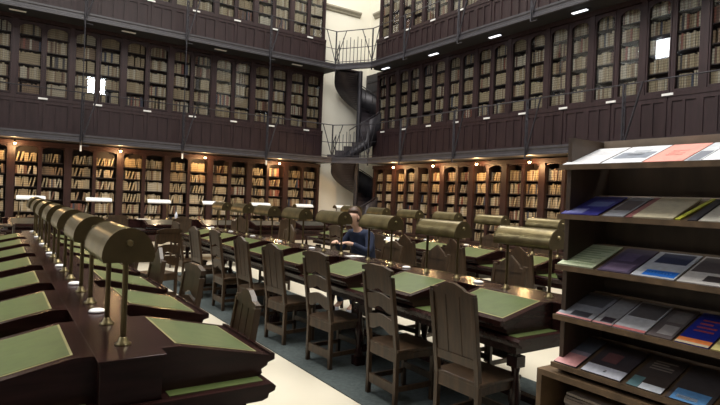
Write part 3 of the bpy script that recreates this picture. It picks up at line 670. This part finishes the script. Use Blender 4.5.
# book trolley at the left picture edge
t = thing('book_trolley', (-.15, 10.9, 0)); 
for sx in (-1, 1):
    MB().box(sx * .45 - .015, sx * .45 + .015, -.2, .2, .12, 1.02).build('side_panel', RACKD, t)
    for sy in (-1, 1): MB().tube([(sx * .4 - .015, sy * .15, .05), (sx * .4 + .015, sy * .15, .05)], .05, 12).build('wheel', IRON, t)
for z in (.12, .55, .98): MB().box(-.435, .435, -.2, .2, z, z + .025).build('shelf', RACKD, t)
tag(t, 'dark wooden book trolley at the left picture edge beyond the near table', 'trolley')
for i in range(9):
    wd = .045 + (i % 3) * .008; o = book_mesh(round(wd, 3), .24 + (i % 2) * .03); o.location = (-.15 + .42 - .3 + .06 * i - .28, 10.74, .575 if i < 9 else 1)
    tag(o, 'upright old book on the middle shelf of the book trolley', 'book', 'books on the trolley')

# ------------------------------------------------------------------ the seated reader (faces +x locally)
def skin(name, verts, edges, radii, root, m, parent, sub=2):
    me = bpy.data.meshes.new(name); me.from_pydata(verts, edges, []); o = bpy.data.objects.new(name, me); C.objects.link(o)
    md = o.modifiers.new('skin', 'SKIN'); md.use_smooth_shade = True
    sv = me.skin_vertices[0].data
    for i, r in enumerate(radii): sv[i].radius = r if isinstance(r, tuple) else (r, r); sv[i].use_root = (i == root)
    s = o.modifiers.new('sub', 'SUBSURF'); s.levels = sub; s.render_levels = sub
    me.materials.append(m); o.parent = parent; return o
def bake(o):
    dg = bpy.context.evaluated_depsgraph_get(); ev = o.evaluated_get(dg); me = bpy.data.meshes.new_from_object(ev); o.modifiers.clear(); o.data = me
    return o
pr = thing('person', (4.72, 6.72, .012), PI + .25); pr.scale = (1.07, 1.07, 1.07)
P = {'pel': (0, 0, .56), 'sp': (.03, 0, .76), 'ch': (.12, 0, .98), 'nk': (.20, 0, 1.13), 'nk2': (.235, 0, 1.19)}
V = []; E = []; R = []
def av(p, r, frm=None):
    V.append(p); R.append(r)
    if frm is not None: E.append((frm, len(V) - 1))
    return len(V) - 1
def body(k, head=True, arms=True, legs=True, hands=True, torso=True):
    V.clear(); E.clear(); R.clear()
    pel = av((-.02, 0, .56), (.16 * k, .125 * k)); 
    if torso:
        sp = av((.03, 0, .76), (.145 * k, .105 * k), pel); ch = av((.12, 0, .98), (.165 * k, .115 * k), sp); nk = av((.19, 0, 1.12), .065 * k, ch)
    if head:
        n2 = av((.225, 0, 1.19), .052, nk); h1 = av((.275, -.01, 1.255), (.082, .09), n2); h2 = av((.285, -.01, 1.33), (.098, .10), h1); h3 = av((.285, -.01, 1.385), (.085, .085), h2)
    for s in (-1, 1):
        if arms:
            sh = av((.13, s * .19, 1.05), .062 * k, ch); el = av((.26, s * .27, .84), .046 * k, sh); wr = av((.46, s * .14, .96), .03 * k, el)
            if hands:
                pa = av((.52, s * .10, .972), (.034, .018), wr)
                for j in range(4):
                    oy = (j - 1.5) * .019; b = av((.555, s * (.085 + oy), .972), .0095, pa); c = av((.585 + .006 * (1.5 - abs(j - 1.5)), s * (.075 + oy), .966), .0085, b); av((.605 + .008 * (1.5 - abs(j - 1.5)), s * (.07 + oy), .952), .007, c)
                b = av((.515, s * .06, .968), .010, pa); av((.54, s * .045, .955), .008, b)
        if legs:
            hp = av((.07, s * .09, .55), .088 * k, pel); kn = av((.42, s * .12, .53), .062 * k, hp); an = av((.36, s * .12, .11), .042 * k, kn)
            if head: av((.48, s * .13, .05), (.04, .028), an)
    return list(V), list(E), list(R)
v, e, r = body(.9); b0 = bake(skin('body', v, e, r, 0, SKIN, pr))
v, e, r = body(1.3, head=False, hands=False, legs=False); bake(skin('jacket', v, e, r, 0, NAVY, pr))
v, e, r = body(1.08, head=False, arms=False, hands=False, torso=False); bake(skin('jeans', v, e, r, 0, DENIM, pr))
def ellip(name, c, rad, m, parent, cut=None, n=14):
    mb = MB(); vs = []; fs = []
    for i in range(n + 1):
        for j in range(2 * n):
            a = PI * i / n; b = PI * j / n; vs.append((c[0] + rad[0] * math.sin(a) * math.cos(b), c[1] + rad[1] * math.sin(a) * math.sin(b), c[2] + rad[2] * math.cos(a)))
    for i in range(n):
        for j in range(2 * n):
            f = (i * 2 * n + j, (i + 1) * 2 * n + j, (i + 1) * 2 * n + (j + 1) % (2 * n), i * 2 * n + (j + 1) % (2 * n))
            if cut and cut(vs[f[0]]): continue
            fs.append(f)
    mb.add(vs, fs, True); return mb.build(name, m, parent)
hr = ellip('hair', (.262, -.01, 1.335), (.112, .10, .125), HAIR, pr, lambda p: p[0] > .305 and p[2] < 1.40)
so = hr.modifiers.new('solid', 'SOLIDIFY'); so.thickness = .01
for s in (-1, 1):
    ey = ellip('eye', (.374, -.01 + s * .034, 1.325), (.012, .015, .010), WHITE, pr, None, 6); ellip('pupil', (.3835, -.01 + s * .034, 1.324), (.004, .006, .007), HAIR, ey, None, 6); ellip('ear', (.285, -.01 + s * .10, 1.31), (.018, .008, .03), SKIN, pr, None, 6)
    MB().lathe([(.0, 0), (.045, 0), (.048, .03), (.04, .07), (.0, .075)], (.44, s * .125, 0), 10).build('shoe', SHOE, pr)
ellip('nose', (.381, -.01, 1.290), (.018, .013, .024), SKIN, pr, None, 6)
ellip('mouth', (.356, -.01, 1.243), (.012, .026, .006), pm((.45, .15, .13)), pr, None, 6)
tag(pr, 'person in a navy jacket and jeans sitting bent over the middle table, head lowered', 'person')

# ------------------------------------------------------------------ the windows mirrored in the glazed doors
wins = [(667, 48, 'x', 1.3, 1.2), (641, 53, 'x', .35, .8), (96, 86, 'y', 1.15, 1.15)]
for i, (px, py, pl, w_, h_) in enumerate(wins):
    p, ax = mirror_from(px, py, pl); window(i + 1, p.x, p.y, p.z, w_, h_, ax)
